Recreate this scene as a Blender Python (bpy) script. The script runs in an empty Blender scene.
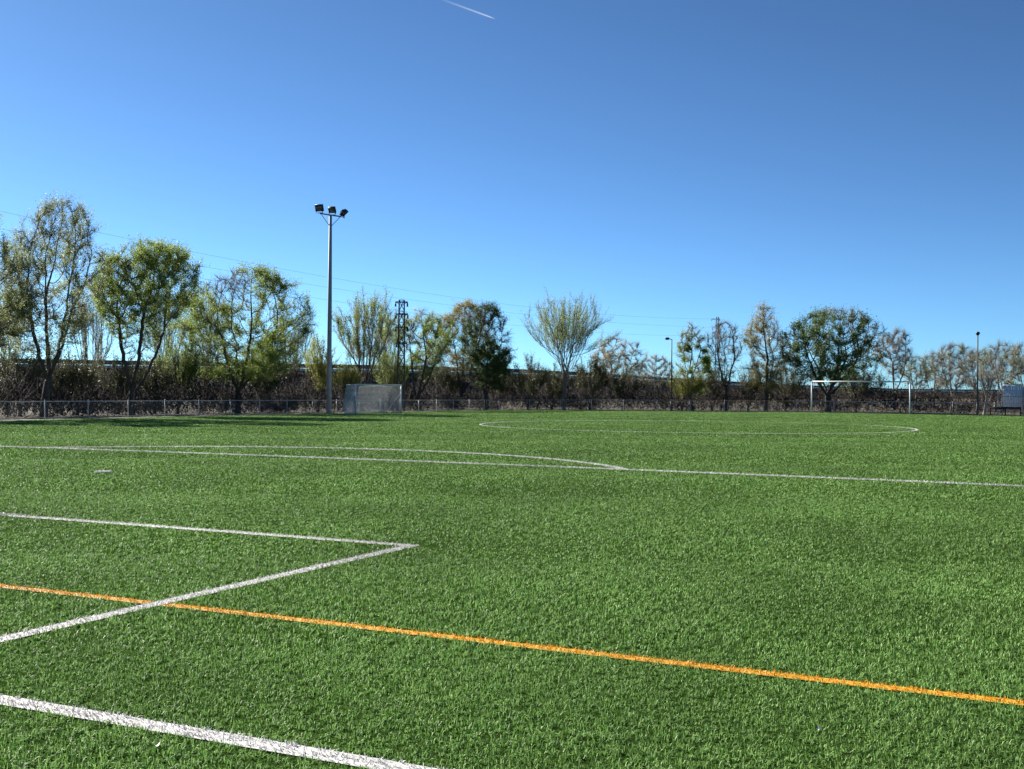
import bpy, math, random
import numpy as np

S = bpy.context.scene
COL = S.collection
rng = np.random.default_rng(7)
R = math.radians

# ------------------------------------------------------------------ terrain
def gz(x, y):
    """height of the ground: the pitch is slightly crowned so that rain runs off"""
    x = np.clip(np.asarray(x, float), -36, 36)
    y = np.clip(np.asarray(y, float), -20, 100)
    return -.012 - 0.18*(x/31)**2 - 0.10*(np.clip(y-40, 0, None)/53)**2

# ------------------------------------------------------------------ camera
F, HZ, YAW, CH, CX, CY, ROLL = 1174.1, 391.6, -0.44164, 1.40, 14.604, -3.871, 0.0077
PIT = math.atan((384.5-HZ)/F)
fw = np.array([math.sin(YAW)*math.cos(PIT), math.cos(YAW)*math.cos(PIT), -math.sin(PIT)])
r0 = np.array([math.cos(YAW), -math.sin(YAW), 0.0])
u0 = np.cross(r0, fw)
rt = math.cos(ROLL)*r0 + math.sin(ROLL)*u0
up = -math.sin(ROLL)*r0 + math.cos(ROLL)*u0
CAM = np.array([CX, CY, CH])
from mathutils import Matrix, Vector
cam_d = bpy.data.cameras.new('camera'); cam = bpy.data.objects.new('camera', cam_d); COL.objects.link(cam)
cam_d.sensor_width = 36; cam_d.lens = F/1024*36; cam_d.clip_start = 0.1; cam_d.clip_end = 40000
cam.matrix_world = Matrix(((rt[0], up[0], -fw[0], CAM[0]), (rt[1], up[1], -fw[1], CAM[1]),
                           (rt[2], up[2], -fw[2], CAM[2]), (0, 0, 0, 1)))
S.camera = cam

def ray(u, v):
    d = fw*F + rt*(u-512) - up*(v-384.5)
    return d/F                                   # unit depth along the view
def on_x(u, X):
    d = ray(u, 392); k = (X-CX)/d[0]; return np.array([X, CY+k*d[1]]), k
def on_y(u, Y):
    d = ray(u, 392); k = (Y-CY)/d[1]; return np.array([CX+k*d[0], Y]), k
def at_d(u, D):
    d = ray(u, 392); return np.array([CX+D*d[0], CY+D*d[1]]), D
def z_of(v, u, D):
    return CAM[2] + D*ray(u, v)[2]

# ------------------------------------------------------------------ helpers
def mesh_obj(name, V, polys, mats, parent=None, mi=None, smooth=False):
    """polys: list of (k) arrays of faces with equal corner count; mi: matching list of material index arrays or ints"""
    me = bpy.data.meshes.new(name)
    V = np.asarray(V, np.float32).reshape(-1, 3)
    me.vertices.add(len(V)); me.vertices.foreach_set('co', V.ravel())
    polys = [np.asarray(p, np.int32) for p in polys if len(p)]
    nl = sum(p.size for p in polys); nf = sum(len(p) for p in polys)
    me.loops.add(nl); me.polygons.add(nf)
    me.loops.foreach_set('vertex_index', np.concatenate([p.ravel() for p in polys]))
    tot = np.concatenate([np.full(len(p), p.shape[1], np.int32) for p in polys])
    st = np.concatenate([[0], np.cumsum(tot)[:-1]]).astype(np.int32)
    me.polygons.foreach_set('loop_start', st)
    try: me.polygons.foreach_set('loop_total', tot)
    except Exception: pass
    for m in (mats if isinstance(mats, (list, tuple)) else [mats]): me.materials.append(m)
    if mi is not None:
        a = np.concatenate([np.full(len(p), i, np.int32) if np.isscalar(i) else np.asarray(i, np.int32)
                            for p, i in zip(polys, mi)])
        me.polygons.foreach_set('material_index', a)
    if smooth: me.polygons.foreach_set('use_smooth', np.ones(nf, bool))
    me.update(calc_edges=True); me.validate()
    o = bpy.data.objects.new(name, me); COL.objects.link(o)
    if parent is not None: o.parent = parent
    return o

class MB:
    """collects boxes, tubes and bars into one mesh"""
    def __init__(s): s.V = []; s.Q = []; s.T = []; s.n = 0
    def add(s, V, Q=(), T=()):
        V = np.asarray(V, float)
        if len(Q): s.Q.append(np.asarray(Q)+s.n)
        if len(T): s.T.append(np.asarray(T)+s.n)
        s.V.append(V); s.n += len(V)
    def box(s, c, d, M=None):
        x, y, z = np.array(d)/2
        V = np.array([[-x,-y,-z],[x,-y,-z],[x,y,-z],[-x,y,-z],[-x,-y,z],[x,-y,z],[x,y,z],[-x,y,z]])
        if M is not None: V = V @ np.asarray(M).T
        s.add(V+np.array(c), [[0,3,2,1],[4,5,6,7],[0,1,5,4],[1,2,6,5],[2,3,7,6],[3,0,4,7]])
    def tube(s, pts, rad, n=8, cap=True):
        P = np.asarray(pts, float); rad = np.broadcast_to(np.asarray(rad, float), (len(P),))
        T = np.gradient(P, axis=0); T /= np.linalg.norm(T, axis=1)[:, None]+1e-12
        a = np.array([0, 0, 1.0]) if abs(T[0][2]) < .9 else np.array([1.0, 0, 0])
        A = np.cross(T, a); A /= np.linalg.norm(A, axis=1)[:, None]+1e-12
        B = np.cross(T, A)
        th = np.arange(n)*2*np.pi/n
        ring = P[:, None] + rad[:, None, None]*(A[:, None]*np.cos(th)[None, :, None] + B[:, None]*np.sin(th)[None, :, None])
        Q = [[i*n+j, i*n+(j+1) % n, (i+1)*n+(j+1) % n, (i+1)*n+j] for i in range(len(P)-1) for j in range(n)]
        V = ring.reshape(-1, 3); Tt = []
        if cap:
            V = np.vstack([V, P[0], P[-1]]); m = len(P)*n
            Tt = [[m, (j+1) % n, j] for j in range(n)] + [[m+1, m-n+j, m-n+(j+1) % n] for j in range(n)]
        s.add(V, Q, Tt)
    def bar(s, a, b, w, h=None):
        """square bar from a to b"""
        a = np.array(a, float); b = np.array(b, float); h = h or w
        t = b-a; L = np.linalg.norm(t); t /= L
        q = np.array([0, 0, 1.0]) if abs(t[2]) < .95 else np.array([1.0, 0, 0])
        x = np.cross(t, q); x /= np.linalg.norm(x); y = np.cross(x, t)
        s.box((a+b)/2, (w, L, h), np.stack([x, t, y], 1))
    def build(s, name, mat, parent=None, smooth=False):
        V = np.vstack(s.V)
        polys = []
        if s.Q: polys.append(np.vstack(s.Q))
        if s.T: polys.append(np.vstack(s.T))
        return mesh_obj(name, V, polys, mat, parent, smooth=smooth)

def tag(o, label=None, cat=None, group=None, kind=None):
    if label: o['label'] = label
    if cat: o['category'] = cat
    if group: o['group'] = group
    if kind: o['kind'] = kind
    return o
def empty(name, loc):
    o = bpy.data.objects.new(name, None); COL.objects.link(o); o.location = loc; o.empty_display_size = .2
    return o

# ------------------------------------------------------------------ materials
def mat(name):
    m = bpy.data.materials.new(name); m.use_nodes = True
    nt = m.node_tree; return m, nt, nt.nodes['Principled BSDF'], nt.nodes['Material Output']
def N(nt, t, **kw):
    n = nt.nodes.new(t)
    for k, v in kw.items():
        if k in n.inputs: n.inputs[k].default_value = v
        else: setattr(n, k, v)
    return n
def ramp(nt, stops):
    n = nt.nodes.new('ShaderNodeValToRGB'); e = n.color_ramp.elements
    while len(e) < len(stops): e.new(.5)
    for i, (p, c) in enumerate(stops): e[i].position = p; e[i].color = (*c, 1)
    return n
def noise(nt, scale, detail=4, rough=.6, vec=None):
    n = nt.nodes.new('ShaderNodeTexNoise'); n.inputs['Scale'].default_value = scale
    n.inputs['Detail'].default_value = detail; n.inputs['Roughness'].default_value = rough
    if vec is None: vec = nt.nodes.new('ShaderNodeNewGeometry').outputs['Position']
    nt.links.new(vec, n.inputs['Vector']); return n
def simple(name, c0, c1, scale=3, rough=.8, metal=0, spec=.3, bump=0):
    m, nt, b, o = mat(name)
    n = noise(nt, scale); rp = ramp(nt, [(.3, c0), (.7, c1)])
    nt.links.new(n.outputs['Fac'], rp.inputs[0]); nt.links.new(rp.outputs[0], b.inputs['Base Color'])
    b.inputs['Roughness'].default_value = rough; b.inputs['Metallic'].default_value = metal
    b.inputs['Specular IOR Level'].default_value = spec
    if bump:
        bp = N(nt, 'ShaderNodeBump', Strength=bump, Distance=.05)
        nt.links.new(n.outputs['Fac'], bp.inputs['Height']); nt.links.new(bp.outputs[0], b.inputs['Normal'])
    return m
def leafy(name, cols, trans=.35, rough=.55):
    """leaf or fibre material: each island has its own tone"""
    m, nt, b, o = mat(name)
    g = nt.nodes.new('ShaderNodeNewGeometry')
    rp = ramp(nt, [(i/(max(1, len(cols)-1)), c) for i, c in enumerate(cols)])
    nt.links.new(g.outputs['Random Per Island'], rp.inputs[0])
    big = noise(nt, .30, 6, .62, g.outputs['Position'])
    mr = N(nt, 'ShaderNodeMapRange'); mr.inputs[1].default_value = .3; mr.inputs[2].default_value = .7
    mr.inputs[3].default_value = .70; mr.inputs[4].default_value = 1.27
    nt.links.new(big.outputs['Fac'], mr.inputs[0])
    mx = N(nt, 'ShaderNodeMix', data_type='RGBA', blend_type='MULTIPLY'); mx.inputs['Factor'].default_value = 1
    nt.links.new(rp.outputs[0], mx.inputs[6]); nt.links.new(mr.outputs[0], mx.inputs[7])
    nt.links.new(mx.outputs[2], b.inputs['Base Color'])
    b.inputs['Roughness'].default_value = rough; b.inputs['Specular IOR Level'].default_value = .35
    if trans:
        t = nt.nodes.new('ShaderNodeBsdfTranslucent'); nt.links.new(mx.outputs[2], t.inputs['Color'])
        ms = nt.nodes.new('ShaderNodeMixShader'); ms.inputs[0].default_value = trans
        nt.links.new(b.outputs[0], ms.inputs[1]); nt.links.new(t.outputs[0], ms.inputs[2])
        nt.links.new(ms.outputs[0], o.inputs['Surface'])
    return m

M = {}
M['bark'] = simple('bark', (.035, .028, .022), (.09, .075, .06), 6, .95, bump=.4)
M['bark_grey'] = simple('bark_grey', (.11, .10, .085), (.22, .20, .17), 6, .95, bump=.4)
M['bark_pale'] = simple('bark_pale', (.20, .18, .15), (.36, .33, .28), 6, .95, bump=.4)
M['twig_brown'] = leafy('twig_brown', [(.05, .04, .032), (.09, .075, .055), (.14, .115, .085)], 0, .9)
M['bramble'] = leafy('bramble', [(.011, .009, .009), (.020, .016, .014), (.036, .029, .025)], 0, .9)  # twig tone lowered: the shade inside the thicket is put into the colour
M['twig_grey'] = leafy('twig_grey', [(.13, .115, .09), (.22, .20, .165)], 0, .9)
M['twig_mauve'] = leafy('twig_mauve', [(.075, .07, .062), (.11, .103, .092), (.15, .14, .122)], 0, .9)
M['twig_tan'] = leafy('twig_tan', [(.17, .14, .09), (.28, .25, .18)], 0, .9)
M['leaf_olive'] = leafy('leaf_olive', [(.11, .17, .028), (.20, .27, .048), (.30, .35, .085)], .5)
M['leaf_shade'] = leafy('leaf_shade', [(.040, .048, .016), (.075, .088, .026), (.12, .13, .04)], .3)  # darker shrub leaf, undergrowth shade painted into its tone
M['leaf_yellow'] = leafy('leaf_yellow', [(.18, .21, .03), (.27, .29, .04), (.35, .35, .07)], .5)
M['leaf_dark'] = leafy('leaf_dark', [(.034, .07, .018), (.075, .13, .028), (.14, .19, .045)], .4)
M['leaf_grey'] = leafy('leaf_grey', [(.14, .18, .07), (.24, .28, .12), (.34, .37, .18)], .5)
M['leaf_russet'] = leafy('leaf_russet', [(.17, .14, .05), (.25, .21, .07), (.22, .24, .06)], .5)
M['leaf_dead'] = leafy('leaf_dead', [(.016, .013, .011), (.028, .023, .018), (.044, .036, .026)], .1, .9)  # dead leaves of the thicket, darkened in colour to stand for its shade
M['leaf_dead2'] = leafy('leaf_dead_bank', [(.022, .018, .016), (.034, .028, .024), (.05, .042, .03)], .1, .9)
M['galv'] = simple('galvanised', (.24, .265, .285), (.31, .335, .355), 2, .7, .1)
M['rail'] = simple('rail_metal', (.34, .34, .34), (.46, .46, .45), 3, .6, .3)
M['rail_rust'] = simple('rail_rusty', (.34, .17, .08), (.46, .26, .13), 4, .8, .1)
M['white_paint'] = simple('white_paint', (.55, .55, .55), (.66, .66, .65), 5, .45)
M['net'] = simple('net_cord', (.55, .55, .55), (.7, .7, .7), 5, .8)
M['lamp_body'] = simple('lamp_body', (.020, .021, .022), (.045, .045, .045), 8, .5, .3)
M['lamp_glass'] = simple('lamp_glass', (.06, .07, .08), (.09, .10, .11), 2, .1, 0, .8)
M['dark_steel'] = simple('dark_steel', (.06, .057, .056), (.11, .105, .10), 5, .7, .3)
M['concrete'] = simple('concrete', (.42, .38, .32), (.56, .52, .44), .8, .9)
M['barrier'] = simple('barrier_steel', (.045, .042, .045), (.08, .075, .075), .6, .7)
M['panel'] = simple('panel_blue_grey', (.52, .54, .64), (.64, .66, .74), 1.5, .5)
M['black'] = simple('black_paint', (.012, .012, .013), (.03, .03, .03), 4, .6)
M['cable'] = simple('cable_metal', (.10, .11, .13), (.14, .15, .17), 1, .6, .2)
M['gravel'] = simple('gravel', (.24, .22, .19), (.42, .40, .36), 9, .95, bump=.5)
M['white_fibre'] = leafy('white_fibre', [(.44, .435, .42), (.55, .54, .525), (.64, .63, .61)], .2, .6)
M['orange_fibre'] = leafy('orange_fibre', [(.50, .22, .010), (.66, .33, .018), (.76, .42, .04)], .2, .6)
M['petal'] = simple('petal', (.7, .69, .66), (.82, .8, .78), 30, .7)

# artificial turf fibres
M['fibre'] = leafy('turf_fibre', [(.050, .124, .024), (.122, .252, .050), (.205, .36, .088), (.31, .46, .17)], .25, .6)
M['fibre'].node_tree.nodes['Principled BSDF'].inputs['Specular IOR Level'].default_value = .16

# pitch sheet: short pile with dark rubber crumb between the fibres
def pitch_material():
    m, nt, b, o = mat('turf')
    g = nt.nodes.new('ShaderNodeNewGeometry'); P = g.outputs['Position']
    n1 = noise(nt, 70, 3, .75, P); n2 = noise(nt, 9, 4, .65, P); n3 = noise(nt, .35, 4, .6, P)
    r1 = ramp(nt, [(.36, (.012, .028, .006)), (.5, (.036, .074, .015)), (.66, (.085, .145, .034))])
    nt.links.new(n1.outputs['Fac'], r1.inputs[0])
    r2 = ramp(nt, [(.3, (.62, .66, .6)), (.7, (1.3, 1.26, 1.3))]); nt.links.new(n2.outputs['Fac'], r2.inputs[0])
    r3 = ramp(nt, [(.3, (.88, .92, .85)), (.7, (1.12, 1.08, 1.12))]); nt.links.new(n3.outputs['Fac'], r3.inputs[0])
    a = N(nt, 'ShaderNodeMix', data_type='RGBA', blend_type='MULTIPLY'); a.inputs['Factor'].default_value = 1
    c = N(nt, 'ShaderNodeMix', data_type='RGBA', blend_type='MULTIPLY'); c.inputs['Factor'].default_value = 1
    nt.links.new(r1.outputs[0], a.inputs[6]); nt.links.new(r2.outputs[0], a.inputs[7])
    nt.links.new(a.outputs[2], c.inputs[6]); nt.links.new(r3.outputs[0], c.inputs[7])
    nt.links.new(c.outputs[2], b.inputs['Base Color'])
    b.inputs['Roughness'].default_value = 1; b.inputs['Specular IOR Level'].default_value = 0
    ad = N(nt, 'ShaderNodeMath', operation='ADD'); nt.links.new(n1.outputs['Fac'], ad.inputs[0]); nt.links.new(n2.outputs['Fac'], ad.inputs[1])
    bp = N(nt, 'ShaderNodeBump', Strength=.9, Distance=.04); nt.links.new(ad.outputs[0], bp.inputs['Height'])
    nt.links.new(bp.outputs[0], b.inputs['Normal'])
    return m
M['turf'] = pitch_material()
def ground_material():
    m, nt, b, o = mat('dry_ground')
    n1 = noise(nt, 1.2, 6, .7); n2 = noise(nt, .08, 3, .6)
    r1 = ramp(nt, [(.3, (.035, .028, .022)), (.5, (.085, .07, .05)), (.7, (.10, .10, .045))])
    mx = N(nt, 'ShaderNodeMix', data_type='FLOAT'); mx.inputs[0].default_value = .35
    nt.links.new(n1.outputs['Fac'], mx.inputs[2]); nt.links.new(n2.outputs['Fac'], mx.inputs[3])
    nt.links.new(mx.outputs[0], r1.inputs[0]); nt.links.new(r1.outputs[0], b.inputs['Base Color'])
    b.inputs['Roughness'].default_value = .95; b.inputs['Specular IOR Level'].default_value = .1
    bp = N(nt, 'ShaderNodeBump', Strength=.8, Distance=.3); nt.links.new(n1.outputs['Fac'], bp.inputs['Height'])
    nt.links.new(bp.outputs[0], b.inputs['Normal'])
    return m
M['ground'] = ground_material()

# ------------------------------------------------------------------ ground sheets
def sheet(name, xs, ys, dz, m):
    X, Y = np.meshgrid(xs, ys); Z = gz(X, Y)+dz
    V = np.stack([X, Y, Z], -1).reshape(-1, 3); nx = len(xs)
    i, j = np.meshgrid(np.arange(nx-1), np.arange(len(ys)-1)); k = (j*nx+i).ravel()
    return tag(mesh_obj(name, V, [np.stack([k, k+1, k+nx+1, k+nx], 1)], m, smooth=True), kind='structure')
far = np.array([-4000, -1500, -600, -250, -120, -70])
sheet('ground', np.concatenate([far, np.arange(-50, 51, 2), -far[::-1]]),
      np.concatenate([far, np.arange(-50, 151, 2), -far[::-1]+100]), -.03, M['ground'])
sheet('pitch', np.arange(-32.4, 36.1, .6), np.arange(-9, 94.3, .6), 0, M['turf'])
sheet('path', np.array([-34.6, -34.0, -33.4, -32.9, -32.4]), np.arange(-9, 96.1, 1.), -.015, M['gravel'])
sheet('path', np.arange(-32.4, 36.1, 1.2), np.array([94.2, 94.8, 95.4, 96.]), -.015, M['gravel'])

# ------------------------------------------------------------------ pitch lines
def ribbon_mesh(pts, w, dz):
    P = np.asarray(pts, float); T = np.gradient(P, axis=0); T /= np.linalg.norm(T, axis=1)[:, None]
    Nn = np.stack([-T[:, 1], T[:, 0]], 1)*w/2
    L = P+Nn; Rr = P-Nn
    V = np.empty((2*len(P), 3)); V[0::2, :2] = L; V[1::2, :2] = Rr
    V[:, 2] = gz(V[:, 0], V[:, 1])+dz
    k = np.arange(len(P)-1)*2
    return V, np.stack([k, k+1, k+3, k+2], 1)

def blades(xy, h, w, lean=.5):
    """bent fibres, five vertices each: returns verts, quads, tris"""
    n = len(xy); a = rng.uniform(0, 2*np.pi, n); h = h*rng.uniform(.6, 1.15, n); w = w*rng.uniform(.7, 1.3, n)
    la = rng.uniform(0, 2*np.pi, n); lm = np.abs(rng.normal(0, 1, n))*lean
    d = np.stack([np.cos(a), np.sin(a)], 1)*w[:, None]/2
    ln = np.stack([np.cos(la), np.sin(la)], 1)*(lm*h)[:, None]
    z = gz(xy[:, 0], xy[:, 1])
    V = np.empty((n, 5, 3))
    V[:, 0, :2] = xy-d; V[:, 1, :2] = xy+d; V[:, 0, 2] = V[:, 1, 2] = z
    V[:, 2, :2] = xy+ln*.4+d*.9; V[:, 3, :2] = xy+ln*.4-d*.9; V[:, 2, 2] = V[:, 3, 2] = z+h*.62
    V[:, 4, :2] = xy+ln; V[:, 4, 2] = z+h*np.clip(1-.35*lm, .5, 1)
    k = np.arange(n)*5
    return V.reshape(-1, 3), np.stack([k, k+1, k+2, k+3], 1), np.stack([k+3, k+2, k+4], 1)

LINE_TEST = []                                    # (function giving a mask of points that lie inside a line)
def line_obj(name, pts, w, m, fib=True):
    V, Q = ribbon_mesh(pts, w, .005); T = np.zeros((0, 3), int)
    P = np.asarray(pts, float)
    # fibres along the part of the line near the camera
    if fib:
        seg = np.linalg.norm(np.diff(P, axis=0), axis=1); mid = (P[1:]+P[:-1])/2
        dist = np.linalg.norm(mid-CAM[:2], axis=1)
        dens = np.where(dist < 14, 4200, np.where(dist < 34, 2400, np.where(dist < 70, 350, 0)))*seg*w
        view = (mid-CAM[:2]) @ fw[:2] > -1
        cnt = np.round(dens*view).astype(int)
        idx = np.repeat(np.arange(len(seg)), cnt)
        if len(idx):
            t = rng.random(len(idx))[:, None]; p = P[idx]*(1-t)+P[idx+1]*t
            tt = (P[idx+1]-P[idx])/seg[idx][:, None]
            p = p+np.stack([-tt[:, 1], tt[:, 0]], 1)*(rng.uniform(-.5, .5, len(idx))*w)[:, None]
            bv, bq, bt = blades(p, np.where(dist[idx] < 14, .025, np.where(dist[idx] < 34, .036, .030)), np.where(dist[idx] < 14, .005, .011), .9)
            Q = np.vstack([Q, bq+len(V)]); T = bt+len(V); V = np.vstack([V, bv])
    o = mesh_obj(name, V, [Q, T], m); tag(o, kind='structure')
    A, B = P[:-1], P[1:]
    LINE_TEST.append((A, B, w/2))
    return o
def seg(a, b, step=.4):
    n = max(2, int(np.hypot(b[0]-a[0], b[1]-a[1])/step)); t = np.linspace(0, 1, n)[:, None]
    return np.array(a)*(1-t)+np.array(b)*t
def arc(c, r, a0, a1):
    th = np.linspace(R(a0), R(a1), max(12, int(abs(a1-a0)))); return np.stack([c[0]+r*np.cos(th), c[1]+r*np.sin(th)], 1)
WF, LW = M['white_fibre'], .12
H2 = 45.276; LEN = 2*H2
W = 30.
pl = [seg((-W, 0), (W, 0)), seg((-9.16, 5.5), (9.22, 5.5)), seg((9.16, .07), (9.16, 5.43)), seg((-9.16, .07), (-9.16, 5.43)),
      seg((-20.16, 16.5), (20.16, 16.5)), seg((20.16, .07), (20.16, 16.43)), seg((-20.16, .07), (-20.16, 16.43)),
      arc((0, 11), 9.15, 37.6, 142.4), arc((0, H2), 9.15, 0, 360)]
for p in pl: line_obj('pitch_line', p, LW, WF)
# the penalty mark
th = np.linspace(0, 2*np.pi, 17)[:-1]
def mark(x, y, r):
    V = np.stack([x+r*np.cos(th), y+r*np.sin(th), gz(x, y)+.006+0*th], 1)
    V = np.vstack([V, [x, y, gz(x, y)+.006]]); k = np.arange(16)
    T = np.stack([k, (k+1) % 16, k*0+16], 1)
    q = rng.uniform(-1, 1, (900, 2)); q = q[(q**2).sum(1) < 1]*r+np.array([x, y])
    bv, bq, bt = blades(q, .041, .011, .6)
    tag(mesh_obj('penalty_mark', np.vstack([V, bv]), [np.vstack([T, bt+17]), bq+17], WF), kind='structure')
mark(0, 11, .14)
line_obj('orange_line', seg((-W, 2.17), (9.09, 2.17)), .095, M['orange_fibre'])
line_obj('orange_line', seg((9.23, 2.17), (W, 2.13)), .095, M['orange_fibre'])

def in_line(p):
    m = np.zeros(len(p), bool)
    for A, B, hw in LINE_TEST:
        lo = np.minimum(A.min(0), B.min(0))-.3; hi = np.maximum(A.max(0), B.max(0))+.3
        c = np.where(((p > lo) & (p < hi)).all(1) & ~m)[0]
        if not len(c): continue
        if len(A) > 200 or True:
            a, b = A[0], B[-1]
            if np.allclose(np.cross(B[0]-A[0], b-a), 0, atol=1e-6) and np.linalg.norm(b-a) > .1:   # straight
                d = (b-a)/np.linalg.norm(b-a); q = p[c]-a
                m[c] |= (np.abs(q[:, 0]*d[1]-q[:, 1]*d[0]) < hw)
            else:                                                                                  # arc
                cen = np.array([0., 11.]) if A[:, 1].max() < 25 else np.array([0, H2])
                m[c] |= np.abs(np.linalg.norm(p[c]-cen, axis=1)-9.15) < hw
    return m

# turf fibres in the part of the pitch that is near enough to show them
def fibres():
    xs = []; hs = []; ws = []
    for d0, d1, dens, h, w in ((1.6, 6.5, 6800, .024, .0040), (6.5, 10, 3900, .026, .0052), (10, 16, 2100, .025, .0064), (16, 24, 800, .028, .009), (24, 38, 420, .029, .0118), (38, 62, 200, .027, .0165), (62, 112, 105, .028, .024)):
        half = math.tan(R(29))
        Wd = d1*half+4.1
        tuft = 3 if d0 < 16 else 2
        n = int(dens*(d1-d0)*2*Wd/tuft)
        d = np.repeat(rng.uniform(d0, d1, n), tuft); s = np.repeat(rng.uniform(-Wd, Wd, n), tuft)
        d += rng.normal(0, .009, len(d)); s += rng.normal(0, .009, len(s))
        k = np.abs(s) < d*half+4
        d, s = d[k], s[k]
        d, s = d[:], s[:]
        f2 = fw[:2]/np.linalg.norm(fw[:2]); r2 = r0[:2]
        p = CAM[:2]+d[:, None]*f2+s[:, None]*r2
        xs.append(p); hs.append(np.full(len(p), h)); ws.append(np.full(len(p), w))
    p = np.vstack(xs); h = np.concatenate(hs); w = np.concatenate(ws)
    k = (p[:, 0] > -32.4) & (p[:, 0] < 35.8) & (p[:, 1] < 94.1); p, h, w = p[k], h[k], w[k]
    k = ~in_line(p); p, h, w = p[k], h[k], w[k]
    # patches where the pile is brushed lower
    pat = np.sin(p[:, 0]*1.7+np.sin(p[:, 1]*1.1)*1.5)*np.sin(p[:, 1]*1.3+np.sin(p[:, 0]*.9)*1.7)
    h = h*(1+.22*pat)
    V, Q, T = blades(p, h, w, np.where(np.linalg.norm(p-CAM[:2], axis=1) < 9, .8, 1.0))
    o = mesh_obj('artificial_grass', V, [Q, T], M['fibre'])
    tag(o, 'short green artificial grass fibres of the football pitch', 'artificial grass', kind='stuff')
fibres()

# a few pale petals blown onto the turf
def petal(x, y, a, lab):
    b = MB(); c, s = math.cos(a), math.sin(a)
    u = np.linspace(0, 1, 7); wv = .007*np.sin(np.pi*u)**.7
    z0 = float(gz(x, y))+.034
    L = np.stack([(u-.5)*.034, wv, .008*(u-.5)**2*8], 1); Q_ = np.stack([(u-.5)*.034, -wv, .008*(u-.5)**2*8], 1)
    V = np.vstack([L, Q_]); V2 = np.vstack([V, V+[0, 0, .0012]])
    V2 = np.stack([V2[:, 0]*c-V2[:, 1]*s+x, V2[:, 0]*s+V2[:, 1]*c+y, V2[:, 2]+z0], 1)
    k = np.arange(6); q = np.stack([k, k+7, k+8, k+1], 1)
    b.add(V2, np.vstack([q, q[:, ::-1]+14])); tag(b.build('petal', M['petal']), lab, 'petal', 'pale petals fallen on the grass')
petal(13.67, 1.16, 2.2, 'small pale petal on the grass below the orange line')
petal(11.38, -.29, 1.2, 'small pale petal lying before the nearest white line')

# ------------------------------------------------------------------ trees
def bez(a, b, c, n):
    t = np.linspace(0, 1, n)[:, None]; return a*(1-t)**2+2*b*t*(1-t)+c*t*t
def lumps(P, seed, sc=1.0):
    q = np.random.default_rng(seed); v = np.zeros(len(P))
    for i in range(6):
        k = q.normal(0, 1.5/sc, 3); v += np.sin(P @ k+q.uniform(0, 6.28))
    return v/2.4

def skeleton_colon(q, prof, h, rw, zb, zf, off, natt, step, lean, lump=-.62):
    """branches grow towards random points that fill the crown"""
    A = []
    while len(A) < natt:
        t = q.random(); z = zb+t*(h-zb); a = q.uniform(0, 6.28); r = math.sqrt(q.uniform(.05, 1))*rw*prof(t)
        p = np.array([math.cos(a)*r+off[0]*t, math.sin(a)*r+off[1]*t, z])
        A.append(p)
    A = np.array(A); lm = lumps(A, q.integers(1e6), rw*.55); A = A[lm > (lump if natt > 600 else -1.0)]
    nodes = [np.zeros(3)]; par = [-1]
    nt = max(2, int(zf/step))
    for i in range(nt):
        nodes.append(np.array([lean[0]*((i+1)/nt)**1.5, lean[1]*((i+1)/nt)**1.5, zf*(i+1)/nt])); par.append(len(nodes)-2)
    top = len(nodes)-1; a0 = q.uniform(0, 6.28); nl = q.integers(3, 6)
    for i in range(nl):                                # main limbs fork low and lean outwards
        a = a0+i*6.28/nl+q.normal(0, .25); hz = zb+q.uniform(.25, .45)*(h-zb); rr = rw*q.uniform(.22, .5)
        e = np.array([math.cos(a)*rr+off[0]*.5, math.sin(a)*rr+off[1]*.5, max(hz, zf+.8)]); b0 = nodes[max(1, top-i % 2)]
        c = b0+(e-b0)*np.array([.62, .62, .38]); last = max(1, top-i % 2)
        for p in bez(b0, c, e, max(4, int(np.linalg.norm(e-b0)/step)+1))[1:]:
            nodes.append(p+q.normal(0, .03, 3)); par.append(last); last = len(nodes)-1
    P = np.array(nodes); near = np.zeros(len(A), int); dist = np.full(len(A), 1e9)
    d = np.linalg.norm(A[:, None]-P[None], axis=2); near = d.argmin(1); dist = d.min(1)
    grown = {}
    for it in range(170):
        if not len(A): break
        dr = A-P[near]; dr /= np.linalg.norm(dr, axis=1)[:, None]+1e-9
        ids, inv = np.unique(near, return_inverse=True)
        s = np.zeros((len(ids), 3)); np.add.at(s, inv, dr)
        s /= np.linalg.norm(s, axis=1)[:, None]+1e-9
        s += q.normal(0, .10, s.shape); s[:, 2] += .16; s /= np.linalg.norm(s, axis=1)[:, None]
        new = P[ids]+s*step; base = len(P)
        P = np.vstack([P, new]); par += ids.tolist()
        for i in ids: grown[i] = grown.get(i, 0)+1
        dn = np.linalg.norm(A[:, None]-new[None], axis=2); j = dn.argmin(1); m = dn.min(1)
        upd = m < dist; near = np.where(upd, base+j, near); dist = np.where(upd, m, dist)
        dead = np.array([grown.get(i, 0) > 4 for i in near])
        keep = (dist > step*1.35) & ~dead
        A, near, dist = A[keep], near[keep], dist[keep]
    return P, np.array(par)

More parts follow.
